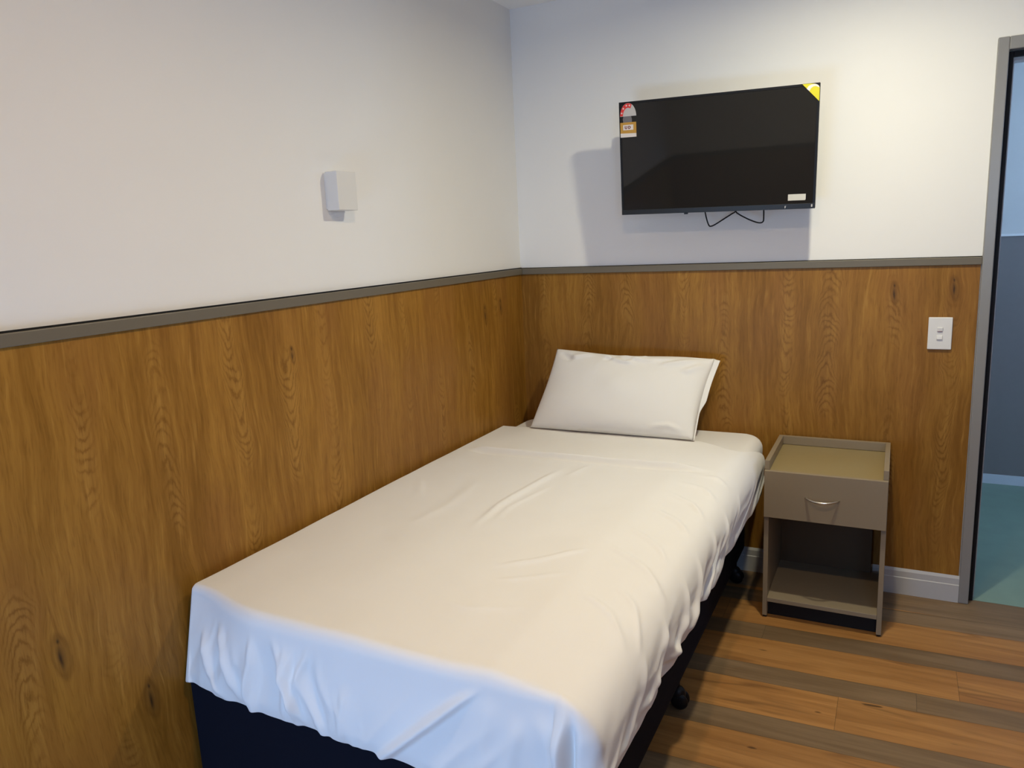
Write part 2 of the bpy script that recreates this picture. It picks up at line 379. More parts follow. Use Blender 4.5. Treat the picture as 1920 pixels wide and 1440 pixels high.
# wet room beyond the doorway
BY = 1.57; BX0, BX1 = 1.70, 3.30
struct(box('floor_bathroom', (BX0, 0.03, -0.10), (BX1, BY, 0.001), 'vinyl'), 'teal vinyl floor of the room beyond the doorway')
struct(box('wall_bathroom', (BX0, BY, 0.0), (BX1, BY + 0.1, CEIL), 'wet_wall'), 'pale blue-grey wall of the room beyond the doorway')
struct(box('wall_bathroom_left', (BX0 - 0.1, 0.12, 0.0), (BX0, BY, CEIL), 'wet_wall'))
bz0, bz1, by0, by1 = 1.45, 2.10, 0.50, 0.92
struct(boxes('wall_bathroom_right', [((BX1, 0.12, 0), (BX1 + 0.1, by0, CEIL)), ((BX1, by1, 0), (BX1 + 0.1, BY, CEIL)), ((BX1, by0, 0), (BX1 + 0.1, by1, bz0)), ((BX1, by0, bz1), (BX1 + 0.1, by1, CEIL))], 'wet_wall'))
struct(box('ceiling_bathroom', (BX0 - 0.1, 0.12, CEIL), (BX1 + 0.1, BY + 0.1, CEIL + 0.1), 'ceiling'))
struct(box('trim_7', (BX0, BY - 0.008, 0.05), (BX1, BY, 1.325), 'wet_dado'), 'dark grey lower wall panel beyond the doorway')
struct(box('trim_8', (BX0, BY - 0.016, 1.325), (BX1, BY, 1.337), 'white_plastic'), 'thin white strip capping the grey panel beyond the doorway')
struct(box('baseboard_bathroom', (BX0, BY - 0.018, 0.001), (BX1, BY, 0.052), 'frame_light'), 'pale skirting strip beyond the doorway')
w2 = struct(boxes('window_3', [((BX1 + 0.03, by0, bz0), (BX1 + 0.07, by0 + 0.03, bz1)), ((BX1 + 0.03, by1 - 0.03, bz0), (BX1 + 0.07, by1, bz1)), ((BX1 + 0.03, by0, bz0), (BX1 + 0.07, by1, bz0 + 0.03)), ((BX1 + 0.03, by0, bz1 - 0.03), (BX1 + 0.07, by1, bz1))], 'frame_light'))
box('window_pane', (BX1 + 0.048, by0 + 0.02, bz0 + 0.02), (BX1 + 0.052, by1 - 0.02, bz1 - 0.02), 'glass', w2)
# sky portals guide sampling of the daylight through the two windows
def portal(name, loc, rot, sx, sy):
    l = bpy.data.lights.new(name, 'AREA'); l.shape = 'RECTANGLE'; l.size = sx; l.size_y = sy
    o = bpy.data.objects.new(name, l); COL.objects.link(o); o.location = loc; o.rotation_euler = rot
    l.cycles.is_portal = True
for (a, b, c, e) in WIN: portal('daylight_portal', ((a + b) / 2, Y0 - 0.1, (c + e) / 2), (math.pi / 2, 0, 0), b - a, e - c)
portal('daylight_portal', (BX1 + 0.1, (by0 + by1) / 2, (bz0 + bz1) / 2), (0, math.pi / 2, 0), bz1 - bz0, by1 - by0)

# ------------------------------------------------------------------ cloth noise
def vnoise(x, y, seed=0):
    xi = np.floor(x).astype(np.int64); yi = np.floor(y).astype(np.int64)
    fx = x - xi; fy = y - yi
    fx = fx * fx * fx * (fx * (fx * 6 - 15) + 10); fy = fy * fy * fy * (fy * (fy * 6 - 15) + 10)
    def hsh(a, b):
        n = (a * 374761393 + b * 668265263 + seed * 1442695041) & 0xFFFFFFFF
        n = ((n ^ (n >> 13)) * 1274126177) & 0xFFFFFFFF
        return ((n ^ (n >> 16)) & 0xFFFF) / 65535.0 * 2 - 1
    a = hsh(xi, yi); b = hsh(xi + 1, yi); c = hsh(xi, yi + 1); e = hsh(xi + 1, yi + 1)
    return (a * (1 - fx) + b * fx) * (1 - fy) + (c * (1 - fx) + e * fx) * fy
def sstep(a, b, x):
    t = np.clip((x - a) / (b - a), 0, 1); return t * t * (3 - 2 * t)
def crease(x, y, pts, width, amp, endfade=0.12):
    """rounded ridge along a polyline, fading at both ends"""
    P = np.array(pts, float); L = np.linalg.norm(np.diff(P, axis=0), axis=1); tot = L.sum(); acc = 0
    best = np.full(x.shape, 1e9); bt = np.zeros(x.shape)
    for i in range(len(L)):
        d0 = P[i + 1] - P[i]; tt = np.clip(((x - P[i, 0]) * d0[0] + (y - P[i, 1]) * d0[1]) / (L[i] ** 2), 0, 1)
        ds = np.hypot(x - P[i, 0] - tt * d0[0], y - P[i, 1] - tt * d0[1])
        m = ds < best; best = np.where(m, ds, best); bt = np.where(m, (acc + tt * L[i]) / tot, bt); acc += L[i]
    fade = sstep(0, endfade, bt) * sstep(0, endfade, 1 - bt)
    return amp * fade * np.exp(-(best / width) ** 2)
def grid_mesh(name, P, closed_u=False):
    nu, nv = P.shape[:2]
    me = bpy.data.meshes.new(name)
    idx = np.arange(nu * nv).reshape(nu, nv)
    q = np.stack([idx[:-1, :-1], idx[1:, :-1], idx[1:, 1:], idx[:-1, 1:]], -1).reshape(-1, 4)
    me.from_pydata(P.reshape(-1, 3).tolist(), [], q.tolist()); me.update()
    return me
def normals(P):
    du = np.gradient(P, axis=0); dv = np.gradient(P, axis=1)
    n = np.cross(du, dv); l = np.linalg.norm(n, axis=-1, keepdims=True); return n / np.maximum(l, 1e-9)

# ------------------------------------------------------------------ bed base, mattress
bed = empty('bed_base', (0.50, -1.0, 0.0))
tag(bed, 'navy fabric bed base on black castors under the white bedding', 'bed base')
bb = box('valance_box', (0.009, -1.978, 0.105), (1.010, -0.03, 0.450), 'navy', None, 0.018, 4); adopt(bed, bb)
for p in bb.data.polygons: p.use_smooth = False
def castor(x, y):
    bm = bmesh.new()
    bmesh.ops.create_cone(bm, cap_ends=True, segments=16, radius1=0.012, radius2=0.012, depth=0.04, matrix=Matrix.Translation((x, y, 0.086)))
    for s in (-1, 1):
        bmesh.ops.create_uvsphere(bm, u_segments=20, v_segments=12, radius=0.027, matrix=Matrix.Translation((x + 0.012, y + s * 0.012, 0.0275)) @ Matrix.Diagonal((1, 0.42, 1, 1)))
    bmesh.ops.create_uvsphere(bm, u_segments=20, v_segments=12, radius=0.026, matrix=Matrix.Translation((x + 0.004, y, 0.046)) @ Matrix.Diagonal((1, 0.8, 1, 1)))
    o = from_bm('castor', bm, 'black_plastic', None, True); adopt(bed, o)
for cx in (0.10, 0.985):
    for cy in (-1.90, -1.05, -0.14): castor(cx, cy)

mat = empty('mattress', (0.52, -1.0, 0.425))
tag(mat, 'single mattress in a white fitted sheet, bare strip showing beside the pillow', 'mattress')
adopt(mat, box('mattress_core', (0.032, -1.915, 0.452), (1.035, -0.035, 0.585), 'white_linen', None, 0.05, 5))
def rounded_sheet():
    bm = bmesh.new(); add_box(bm, (0.024, -1.925, 0.470), (1.084, -0.022, 0.612), 0.0)
    vert = [e for e in bm.edges if abs(e.verts[0].co.z - e.verts[1].co.z) > 0.05]
    bmesh.ops.bevel(bm, geom=vert, offset=0.085, segments=8, profile=0.5, affect='EDGES')
    top = [e for e in bm.edges if all(v.co.z > 0.611 for v in e.verts) and len(e.link_faces) == 2 and any(abs(f.normal.z) < 0.5 for f in e.link_faces)]
    bmesh.ops.bevel(bm, geom=top, offset=0.045, segments=7, profile=0.5, affect='EDGES')
    return from_bm('fitted_sheet', bm, 'white_linen', None, True)
adopt(mat, rounded_sheet())

# ------------------------------------------------------------------ quilt
def build_quilt():
    XL, XR, YF = 0.026, 1.112, -2.010
    RX, RYB, RL = 0.095, 0.028, 0.010
    ZT = 0.634
    step = 0.0065
    s = np.arange(XL - 0.16, XR + 0.26, step); t = np.arange(YF - 0.28, -0.285, step)
    Sg, Tg = np.meshgrid(s, t, indexing='ij')
    # the head edge runs obliquely at the right: squeeze the last rows
    RY = 0.018 + (RYB - 0.018) * sstep(0.04, 0.22, Sg)
    xr_core, xl_core, yf_core = XR - RX, XL + RL, YF + 0.060 * (1 - sstep(0.03, 0.30, Sg)) + RY
    headcut = -0.29 - 0.09 * sstep(0.86, 1.06, Sg) + 0.17 * sstep(1.04, 1.17, Sg)
    Tg = np.where(Tg > -1.0, -1.0 + (Tg + 1.0) * (headcut + 1.0) / 0.715, Tg)
    a = np.maximum(0, Sg - xr_core); c = np.maximum(0, xl_core - Sg); b = np.maximum(0, yf_core - Tg)
    side = np.where(a > 0, a, c); sg = np.where(c > 0, -1.0, 1.0); Rs = np.where(c > 0, RL, RX)
    d = (side ** 4 + b ** 4) ** 0.25
    nrm = np.maximum(np.hypot(side, b), 1e-9); ox = side / nrm; oy = b / nrm
    R = Rs * ox ** 2 + RY * oy ** 2; R = np.maximum(R, 1e-3)
    # hem length differs round the bed
    dmax_side = np.where(c > 0, 0.13, 0.235 + 0.03 * vnoise(Tg * 3, Tg * 0, 5) - 0.02 * sstep(-1.2, -0.6, Tg))
    dmax_foot = 0.238 + 0.008 * vnoise(Sg * 6, Sg * 0, 3) + 0.02 * sstep(0.3, 1.1, Sg)
    # rescale so that the last row falls on the hem
    tf = yf_core - t.min()
    hemq = (0.26 + RX) * ox ** 2 + tf * oy ** 2
    tgt = dmax_side * ox ** 2 + dmax_foot * oy ** 2
    tot = np.where(c > 0, (0.16 + RL) * ox ** 2 + tf * oy ** 2, hemq)
    arc = R * math.pi / 2
    dd = d / np.maximum(tot, 1e-6) * (tgt + R * 0.57)
    dd = np.where(d > 0, dd, 0)
    ang = np.clip(dd / R, 0, math.pi / 2); below = np.maximum(0, dd - arc)
    hor = R * np.sin(ang) + below * ((0.06 + 0.15 * (1 - sstep(0.03, 0.30, Sg))) * oy ** 2 + np.where(c > 0, 0.06, -0.06) * ox ** 2)
    ver = R * (1 - np.cos(ang)) + below
    X = np.clip(Sg, xl_core, xr_core) + sg * hor * ox
    Y = np.maximum(Tg, yf_core) - hor * oy
    Z = ZT - ver
    P = np.stack([X, Y, Z], -1)
    N = normals(P); N = np.where((N[..., 2:3] < -0.2), -N, N)
    # ---------- folds
    D = np.zeros_like(X)
    onright = sstep(0.02, 0.10, a) * (1 - np.clip(oy, 0, 1) ** 2) * (a > 0)
    onfoot = sstep(0.03, 0.12, b) * np.clip(oy, 0, 1)
    v = np.clip(ver / 0.22, 0, 1.2)
    # flat of the bed: slack undulation, a raised band along the right and long soft creases
    top = 1 - sstep(0.0, 0.05, a + b)
    D += top * 0.004 * vnoise(Sg * 4.2 + 1, Tg * 3.0, 11) + top * 0.0016 * vnoise(Sg * 11, Tg * 8, 12)
    sx = Sg + 0.010 * vnoise(Tg * 3, Tg * 0, 8) - 0.885
    band = np.where(sx > 0, -0.105 * np.minimum(sx, 0.14), 0.030 * np.maximum(sx, -0.10)) + 0.004
    D += band * (1 - sstep(0.0, 0.16, a) * 0.6) * (1 - sstep(0, 0.05, b)) * (1 - sstep(-0.95, -0.60, Tg))
    for pts, wd, am in (
        ([(0.525, -0.74), (0.495, -1.02), (0.482, -1.20), (0.498, -1.42)], 0.012, 0.0070),
        ([(0.560, -0.95), (0.520, -1.20), (0.530, -1.34)], 0.010, 0.0035),
        ([(0.600, -0.70), (0.560, -0.88)], 0.012, 0.0030),
        ([(0.66, -1.60), (0.76, -1.52), (0.865, -1.40)], 0.010, 0.0055),
        ([(0.70, -1.66), (0.80, -1.60), (0.87, -1.55)], 0.009, 0.0030),
        ([(0.30, -0.95), (0.33, -1.25), (0.30, -1.45)], 0.020, 0.0030),
        ([(0.10, -1.05), (0.20, -1.20)], 0.014, 0.0030),
        ([(0.62, -1.78), (0.72, -1.80), (0.86, -1.74)], 0.008, 0.0022),
        ([(0.86, -1.35), (0.98, -1.42), (1.10, -1.52), (1.16, -1.55)], 0.012, 0.0060),
        ([(0.89, -1.22), (1.00, -1.30), (1.08, -1.40)], 0.010, 0.0050),
        ([(0.90, -1.05), (0.99, -1.10), (1.09, -1.20)], 0.011, 0.0055),
        ([(0.90, -0.90), (1.01, -0.96), (1.10, -1.06)], 0.011, 0.0055),
        ([(0.92, -0.80), (1.02, -0.83), (1.10, -0.90)], 0.011, 0.0050),
        ([(0.90, -1.62), (1.00, -1.68), (1.12, -1.80)], 0.010, 0.0050),
        ([(0.96, -1.55), (1.06, -1.63), (1.16, -1.78)], 0.009, 0.0045),
        ([(0.95, -0.72), (1.04, -0.72), (1.12, -0.76)], 0.012, 0.0040)):
        D += crease(Sg, Tg, pts, wd, am, 0.3)
    # pleat across the bed below the pillow: a rolled tuck with a groove on its foot side
    pw = sstep(0.055, 0.16, Sg) * (1 - sstep(0.86, 1.02, Sg))
    yl = -0.662 + 0.010 * vnoise(Sg * 2.3, Sg * 0, 4)
    D += pw * 0.014 * (1 - sstep(0.0, 0.050, Tg - yl)) * sstep(-0.010, 0.0, Tg - yl)
    D += pw * (0.008 * np.exp(-((Tg - yl + 0.002) / 0.009) ** 2) - 0.008 * np.exp(-((Tg - yl + 0.024) / 0.009) ** 2))
    D += pw * 0.004 * np.exp(-((Tg - yl + 0.036) / 0.010) ** 2) * sstep(0.2, 0.4, Sg) * (1 - sstep(0.6, 0.8, Sg))
    hem = np.clip(ver / np.maximum(np.where(ox > oy, dmax_side, dmax_foot), 1e-3), 0, 1.2)
    flathem = 1 - 0.55 * sstep(0.70, 1.0, hem)      # the hem itself runs straighter than the folds above it
    onright = onright * flathem; onfoot = onfoot * (0.25 * flathem + 0.75)
    # right side: sagging swags that deepen towards the hem
    q = Tg * 7.5 + 2.4 * v + 0.9 * vnoise(Tg * 4, v * 2, 21)
    sw = np.abs(vnoise(q, v * 1.1, 22)); sw2 = np.abs(vnoise(q * 1.9 + 4, v * 1.6, 23))
    D += onright * (sstep(0.15, 0.9, v)) * (0.026 * (0.35 - sw) + 0.012 * (0.35 - sw2)) * (0.55 + 0.45 * sstep(-0.5, -0.9, Tg))
    for y0, am in ((-0.80, .008), (-0.98, .010), (-1.14, .012), (-1.33, .012), (-1.47, .013), (-1.66, .012), (-1.82, .010)):
        D += onright * crease(Tg, ver, [(y0 + 0.10, 0.03), (y0 + 0.03, 0.12), (y0 - 0.05, 0.175), (y0 - 0.16, 0.165)], 0.013, am, 0.35)
    D += onright * 0.010 * sstep(0.4, 1.0, v) * vnoise(Tg * 2.6, v * 0, 25)
    # foot end: slanted hanging folds at the left, smoother at the right
    lf = (1 - sstep(0.40, 0.66, Sg)) * (0.25 + 0.75 * sstep(0.035, 0.12, Sg))
    slant = 0.9 * np.sin(Sg * 9.0 + 0.6)
    q = Sg * 20 + slant * v + 0.5 * vnoise(Sg * 6, v * 2, 31)
    f1 = np.abs(vnoise(q, v * 0.7 + 3, 32)); f2 = np.abs(vnoise(q * 2.3 + 1.5 * v, v * 1.0, 33))
    D += onfoot * sstep(0.10, 0.65, v) * lf * (0.020 * (0.35 - f1) + 0.010 * (0.35 - f2))
    D += onfoot * sstep(0.2, 0.9, v) * (1 - lf) * 0.007 * (0.4 - np.abs(vnoise(Sg * 16 + 3.0 * v, v * 0.8, 36)))
    D += onfoot * sstep(0.1, 0.8, v) * (1 - lf) * 0.008 * vnoise(Sg * 5 + v, v * 1.3, 34)
    for pts, wd, am in (
        ([(0.345, 0.02), (0.375, 0.12), (0.43, 0.25)], 0.010, 0.0153),
        ([(0.285, 0.03), (0.28, 0.11), (0.24, 0.24)], 0.011, 0.0136),
        ([(0.15, 0.05), (0.20, 0.16), (0.23, 0.24)], 0.013, 0.0136),
        ([(0.08, 0.08), (0.12, 0.18), (0.19, 0.25)], 0.012, 0.0119),
        ([(0.385, 0.03), (0.375, 0.12), (0.36, 0.25)], 0.009, 0.0119),
        ([(0.41, 0.03), (0.385, 0.12), (0.40, 0.24)], 0.008, 0.0102),
        ([(0.46, 0.02), (0.41, 0.13), (0.39, 0.25)], 0.008, 0.0102),
        ([(0.55, 0.09), (0.53, 0.20), (0.52, 0.26)], 0.012, 0.0085)):
            D += onfoot * (c <= 0) * crease(Sg, ver, pts, wd, am, 0.3)
    # diagonal overlap fold, running down-left from the top edge
    fx = 0.905 - (0.905 - 0.655) * (ver / 0.225)
    dist = Sg - fx
    lap = sstep(-0.035, -0.004, dist) * (1 - sstep(-0.002, 0.008, dist)) * sstep(0.015, 0.06, ver)
    D += onfoot * 0.017 * lap
    D += onfoot * crease(Sg, ver, [(0.90, 0.03), (0.87, 0.14), (0.86, 0.27)], 0.016, 0.005, 0.2)
    D += onfoot * crease(Sg, ver, [(0.99, 0.03), (1.01, 0.13), (1.02, 0.27)], 0.018, 0.007, 0.2)
    # corner fold curling round the foot corner
    phi = np.degrees(np.arctan2(side, np.maximum(b, 1e-9))) * (sg > 0)
    corner = (a > 0) * (b > 0)
    vv = np.clip(ver / 0.24, 0, 1.1)
    open_ = sstep(0.06, 0.45, vv)
    edge_phi = 40 - 14 * vv
    D += corner * open_ * 0.027 * sstep(0, 24, phi) * (1 - sstep(edge_phi - 4, edge_phi + 4, phi))
    D -= corner * open_ * 0.018 * np.exp(-((phi - edge_phi - 7) / 6) ** 2)
    D += corner * sstep(0.2, 0.9, vv) * 0.010 * np.exp(-((phi - 68) / 12) ** 2)
    D += onfoot * crease(Sg, ver, [(0.955, 0.06), (0.93, 0.15), (0.90, 0.26)], 0.014, 0.007, 0.25)
    D -= sstep(0.86, 1.05, hem) * 0.009 * (c <= 0)
    D *= 1 - sstep(0.0, 0.01, c)
    P = P + N * D[..., None]
    P[..., 0] = np.maximum(P[..., 0], 0.0075)
    me = grid_mesh('quilt', P)
    o = link('quilt', me, 'white_linen', None, True)
    so = o.modifiers.new('thickness', 'SOLIDIFY'); so.thickness = 0.009; so.offset = -1
    ss = o.modifiers.new('subd', 'SUBSURF'); ss.levels = 1; ss.render_levels = 1
    return o
quilt = build_quilt()
tag(quilt, 'white quilt draped over the single bed, creased and hanging over its foot', 'quilt')

# ------------------------------------------------------------------ pillow
def build_pillow():
    BL, BR, TL, TR = (np.array(p) for p in ((0.172, -0.320, 0.641), (0.862, -0.320, 0.641), (0.206, -0.085, 0.944), (0.893, -0.085, 0.918)))
    n = 90; u = np.linspace(0, 1, n); vv = np.linspace(0, 1, 64)
    U, V = np.meshgrid(u, vv, indexing='ij')
    edge = lambda e: e
    B = (BL[None, None] * (1 - U[..., None]) + BR[None, None] * U[..., None]) * (1 - V[..., None]) + (TL[None, None] * (1 - U[..., None]) + TR[None, None] * U[..., None]) * V[..., None]
    ex = (BR - BL) / np.linalg.norm(BR - BL); ey = (TL - BL); ey = ey - ex * ey.dot(ex); ey /= np.linalg.norm(ey); nn = np.cross(ex, ey)
    if nn[1] > 0: nn = -nn
    # sides pull in between the corners
    sag_t = 0.018 * np.sin(np.pi * np.clip(U * 1.0, 0, 1)) ** 1 * V ** 3
    sag_t = (0.020 * np.exp(-((U - 0.42) / 0.30) ** 2)) * V ** 3
    sag_l = 0.012 * np.sin(np.pi * V) * (1 - U) ** 4; sag_r = 0.011 * np.sin(np.pi * V) * U ** 5
    B = B - ey * sag_t[..., None] + ex * (sag_l - sag_r)[..., None]
    th = (np.clip(4 * U * (1 - U), 0, 1) ** 0.46) * (np.clip(4 * V * (1 - V), 0, 1) ** 0.46)
    Wk = np.zeros_like(U)
    for pts, wd, am in (([(0.42, 0.99), (0.55, 0.90), (0.72, 0.86)], 0.030, 0.006), ([(0.30, 0.97), (0.20, 0.90), (0.12, 0.84)], 0.03, 0.005),
                        ([(0.95, 0.96), (0.80, 0.86), (0.70, 0.80)], 0.03, 0.006), ([(0.97, 0.90), (0.86, 0.72)], 0.03, 0.006),
                        ([(0.30, 0.99), (0.48, 0.84), (0.60, 0.80)], 0.022, 0.006), ([(0.55, 0.99), (0.68, 0.90), (0.80, 0.93)], 0.02, 0.005), ([(0.75, 0.06), (0.86, 0.10), (0.95, 0.05)], 0.02, 0.006),
                        ([(0.04, 0.95), (0.16, 0.80)], 0.025, -0.006), ([(0.45, 0.97), (0.36, 0.82)], 0.02, -0.004), ([(0.62, 0.97), (0.50, 0.80)], 0.018, 0.004)):
        Wk += crease(U, V, pts, wd, am, 0.3)
    Wk += 0.003 * vnoise(U * 6, V * 4, 41) * th
    front = B + nn * (0.082 * th * (1.12 - 0.28 * V) + 2.0 * Wk * np.clip(th * 2, 0, 1))[..., None]
    back = B - nn * (0.045 * th)[..., None]
    bm = bmesh.new()
    def lay(P, flip):
        vs = [[bm.verts.new(P[i, j]) for j in range(P.shape[1])] for i in range(P.shape[0])]
        for i in range(P.shape[0] - 1):
            for j in range(P.shape[1] - 1):
                f = (vs[i][j], vs[i + 1][j], vs[i + 1][j + 1], vs[i][j + 1]); bm.faces.new(f[::-1] if flip else f)
    lay(front, False); lay(back, True)
    bmesh.ops.remove_doubles(bm, verts=bm.verts[:], dist=0.0004)
    root = from_bm('pillow', bm, 'white_linen', None, True)
    tag(root, 'white pillow propped upright against the oak panelling', 'pillow')
    # open end of the pillowcase standing off the right side
    k = 40; t = np.linspace(0.0, 1, k); g = np.linspace(0, 1, 14)
    T, G = np.meshgrid(t, g, indexing='ij')
    i0 = (U.shape[0] - 1)
    base = np.stack([np.interp(t, vv, B[i0, :, c]) for c in range(3)], -1)
    wid = 0.003 + 0.017 * sstep(0.32, 0.50, T)
    flap = base[:, None, :] + ex * (-0.010 * (1 - G) + wid * G)[..., None] - nn * ((0.016 + 0.008 * np.sin(T * 7)) * G * (1.0 - 0.5 * G) * (1 - 0.6 * T ** 4))[..., None] - ey * (0.006 * G * T ** 6)[..., None]
    me = grid_mesh('pillowcase_end', flap)
    o = link('pillowcase_end', me, 'white_linen', root, True)
    so = o.modifiers.new('thickness', 'SOLIDIFY'); so.thickness = 0.003
build_pillow()

# ------------------------------------------------------------------ bedside table
NX0, NX1, NF, NB = 1.136, 1.535, -0.408, -0.020
nt = empty('bedside_table', ((NX0 + NX1) / 2, -0.21, 0.0))
tag(nt, 'taupe bedside table with one drawer and open shelf beside the bed', 'bedside table')
T = 0.0165
def npart(name, lo, hi, mat='taupe', bevel=0.0012):
    o = box(name, lo, hi, mat, None, bevel); adopt(nt, o); return o
npart('side_panel', (NX0, NF + 0.017, 0.008), (NX0 + T, NB, 0.5745))
npart('side_panel', (NX1 - T, NF + 0.017, 0.008), (NX1, NB, 0.5745))
npart('table_top', (NX0 + T, NF + 0.017, 0.560), (NX1 - T, NB, 0.5735), 'tray')
o = boxes('tray_rim', [((NX0, -0.392, 0.5745), (NX0 + T, NB, 0.6075)), ((NX1 - T, -0.392, 0.5745), (NX1, NB, 0.6075)), ((NX0 + T, NB - T, 0.5745), (NX1 - T, NB, 0.6075))], 'taupe', None, 0.001); adopt(nt, o)
npart('shelf', (NX0 + T, NF + 0.012, 0.067), (NX1 - T, NB - 0.02, 0.083))
o = npart('plinth', (NX0 + T, -0.360, 0.0005), (NX1 - T, -0.345, 0.067), 'rubber'); o['label'] = 'black recessed plinth'
npart('back_panel', (NX0 + T, NB - 0.019, 0.067), (NX1 - T - 0.030, NB - 0.011, 0.56), 'dark_laminate')
dr = npart('drawer', (NX0 + 0.001, NF, 0.400), (NX1 - 0.001, NF + 0.0165, 0.574))
npart('drawer_box', (NX0 + T + 0.012, NF + 0.0170, 0.415), (NX1 - T - 0.012, -0.06, 0.545))
sub_box = bpy.data.objects['drawer_box']; sub_box.parent = dr; sub_box.matrix_parent_inverse = Matrix.Identity(4)
bm = bmesh.new()
pts = []
for i in range(25):
    a = i / 24 * 2 - 1
    pts.append((1.331 + a * 0.0545, NF - 0.032 * (1 - abs(a) ** 2.3) + 0.001, 0.4885 - 0.004 * (1 - a * a)))
tube(bm, pts, [0.0030 + 0.0016 * (1 - abs(i / 24 * 2 - 1)) for i in range(25)], 12)
hd = from_bm('handle', bm, 'nickel', None, True); hd['label'] = 'bowed metal handle'
hd.parent = dr
for x in (NX0 + 0.008, NX1 - 0.008):
    for y in (NF + 0.03, NB - 0.02):
        bm = bmesh.new(); bmesh.ops.create_cone(bm, cap_ends=True, segments=16, radius1=0.0075, radius2=0.0075, depth=0.008, matrix=Matrix.Translation((x, y, 0.004)))
        o = from_bm('foot', bm, 'black_plastic'); adopt(nt, o); o['label'] = 'black plastic glide'

# ------------------------------------------------------------------ television
TVC = (0.9038, -0.1838, 1.7006); TV_YAW, TV_TILT, TV_ROLL = 0.0195, math.radians(6.3), -0.0208; TW, TH = 0.7125, 0.4198
def tv_matrix():
    R = Vector((math.cos(TV_YAW), math.sin(TV_YAW), 0)); N0 = Vector((math.sin(TV_YAW), -math.cos(TV_YAW), 0)); U0 = Vector((0, 0, 1))
    N = N0 * math.cos(TV_TILT) - U0 * math.sin(TV_TILT); U = U0 * math.cos(TV_TILT) + N0 * math.sin(TV_TILT)
    R2 = R * math.cos(TV_ROLL) + U * math.sin(TV_ROLL); U2 = U * math.cos(TV_ROLL) - R * math.sin(TV_ROLL)
    m = Matrix((R2, U2, N)).transposed().to_4x4(); m.translation = Vector(TVC); return m     # local x right, y up, z towards the room
tv = empty('television', TVC); tv.matrix_world = tv_matrix()
tag(tv, 'black flat television with stickers on its corners, mounted above the pillow', 'television')
hw, hh = TW / 2, TH / 2
box('housing', (-hw, -hh, -0.020), (hw, hh, -0.001), 'black_plastic', tv, 0.002)
box('back_cover', (-hw + 0.09, -hh + 0.03, -0.045), (hw - 0.09, hh - 0.10, -0.020), 'black_plastic', tv, 0.012, 3)
boxes('bezel', [((-hw, -hh, -0.001), (-hw + 0.008, hh, 0.002)), ((hw - 0.008, -hh, -0.001), (hw, hh, 0.002)), ((-hw + 0.008, hh - 0.008, -0.001), (hw - 0.008, hh, 0.002))], 'black_plastic', tv, 0.0006)
box('screen', (-hw + 0.008, -hh + 0.019, -0.001), (hw - 0.008, hh - 0.008, 0.0004), 'screen', tv)
box('chin', (-hw, -hh, -0.001), (hw, -hh + 0.019, 0.003), 'chin', tv, 0.001)
box('sensor', (-0.112, -hh - 0.006, -0.014), (-0.098, -hh, -0.004), 'chin', tv, 0.001)
Z0 = 0.0022
# energy label, top left: arch with red stars, grey band, orange card
def flat(name, poly, mat, parent, z0, z1):
    bm = bmesh.new(); prism(bm, poly, z0, z1, lambda u, v, d: (u, v, d)); return from_bm(name, bm, mat, parent)
lx0, ly0 = -hw + 0.003, hh - 0.002
el = flat('energy_label', [(lx0 + 0.033 + 0.0315 * math.cos(math.pi * i / 24), ly0 - 0.050 + 0.047 * math.sin(math.pi * i / 24)) for i in range(25)], 'label_pale', tv, Z0, Z0 + 0.0008)
el['label'] = 'energy rating label with red stars and an orange card'
cx, cy = lx0 + 0.033, ly0 - 0.050
def ringseg(a0, a1, r0, r1, e=1.49):
    n = 14; A = [math.radians(a0 + (a1 - a0) * i / n) for i in range(n + 1)]
    return [(cx + r1 * math.cos(a), cy + r1 * e * math.sin(a)) for a in A] + [(cx + r0 * math.cos(a), cy + r0 * e * math.sin(a)) for a in A[::-1]]
flat('star_band', ringseg(62, 178, 0.0205, 0.0312), 'red', el, Z0 + 0.0008, Z0 + 0.0012)
bm = bmesh.new()
for ang in (76, 103, 134, 162):
    sx, sy = cx + 0.0262 * math.cos(math.radians(ang)), cy + 0.0262 * 1.49 * math.sin(math.radians(ang))
    star = [(sx + (0.0046 if i % 2 == 0 else 0.002) * math.sin(math.pi * i / 5), sy + (0.0046 if i % 2 == 0 else 0.002) * math.cos(math.pi * i / 5)) for i in range(10)]
    prism(bm, star, Z0 + 0.0012, Z0 + 0.0015, lambda u, v, d: (u, v, d))
from_bm('star', bm, 'label_white', el)
flat('label_band', [(lx0 + 0.013, ly0 - 0.072), (lx0 + 0.047, ly0 - 0.072), (lx0 + 0.047, ly0 - 0.060), (lx0 + 0.044, ly0 - 0.050), (lx0 + 0.014, ly0 - 0.050), (lx0 + 0.0115, ly0 - 0.060)], 'label_grey', el, Z0, Z0 + 0.0006)
flat('label_card', [(lx0 + 0.001, ly0 - 0.126), (lx0 + 0.0635, ly0 - 0.126), (lx0 + 0.0635, ly0 - 0.072), (lx0 + 0.001, ly0 - 0.072)], 'label_orange', el, Z0, Z0 + 0.0006)
flat('label_footer', [(lx0 + 0.001, ly0 - 0.126), (lx0 + 0.0635, ly0 - 0.126), (lx0 + 0.0635, ly0 - 0.113), (lx0 + 0.001, ly0 - 0.111)], 'label_white', el, Z0 + 0.0006, Z0 + 0.0009)
flat('label_panel', [(lx0 + 0.012, ly0 - 0.100), (lx0 + 0.052, ly0 - 0.100), (lx0 + 0.052, ly0 - 0.081), (lx0 + 0.012, ly0 - 0.081)], 'label_white', el, Z0 + 0.0006, Z0 + 0.0009)
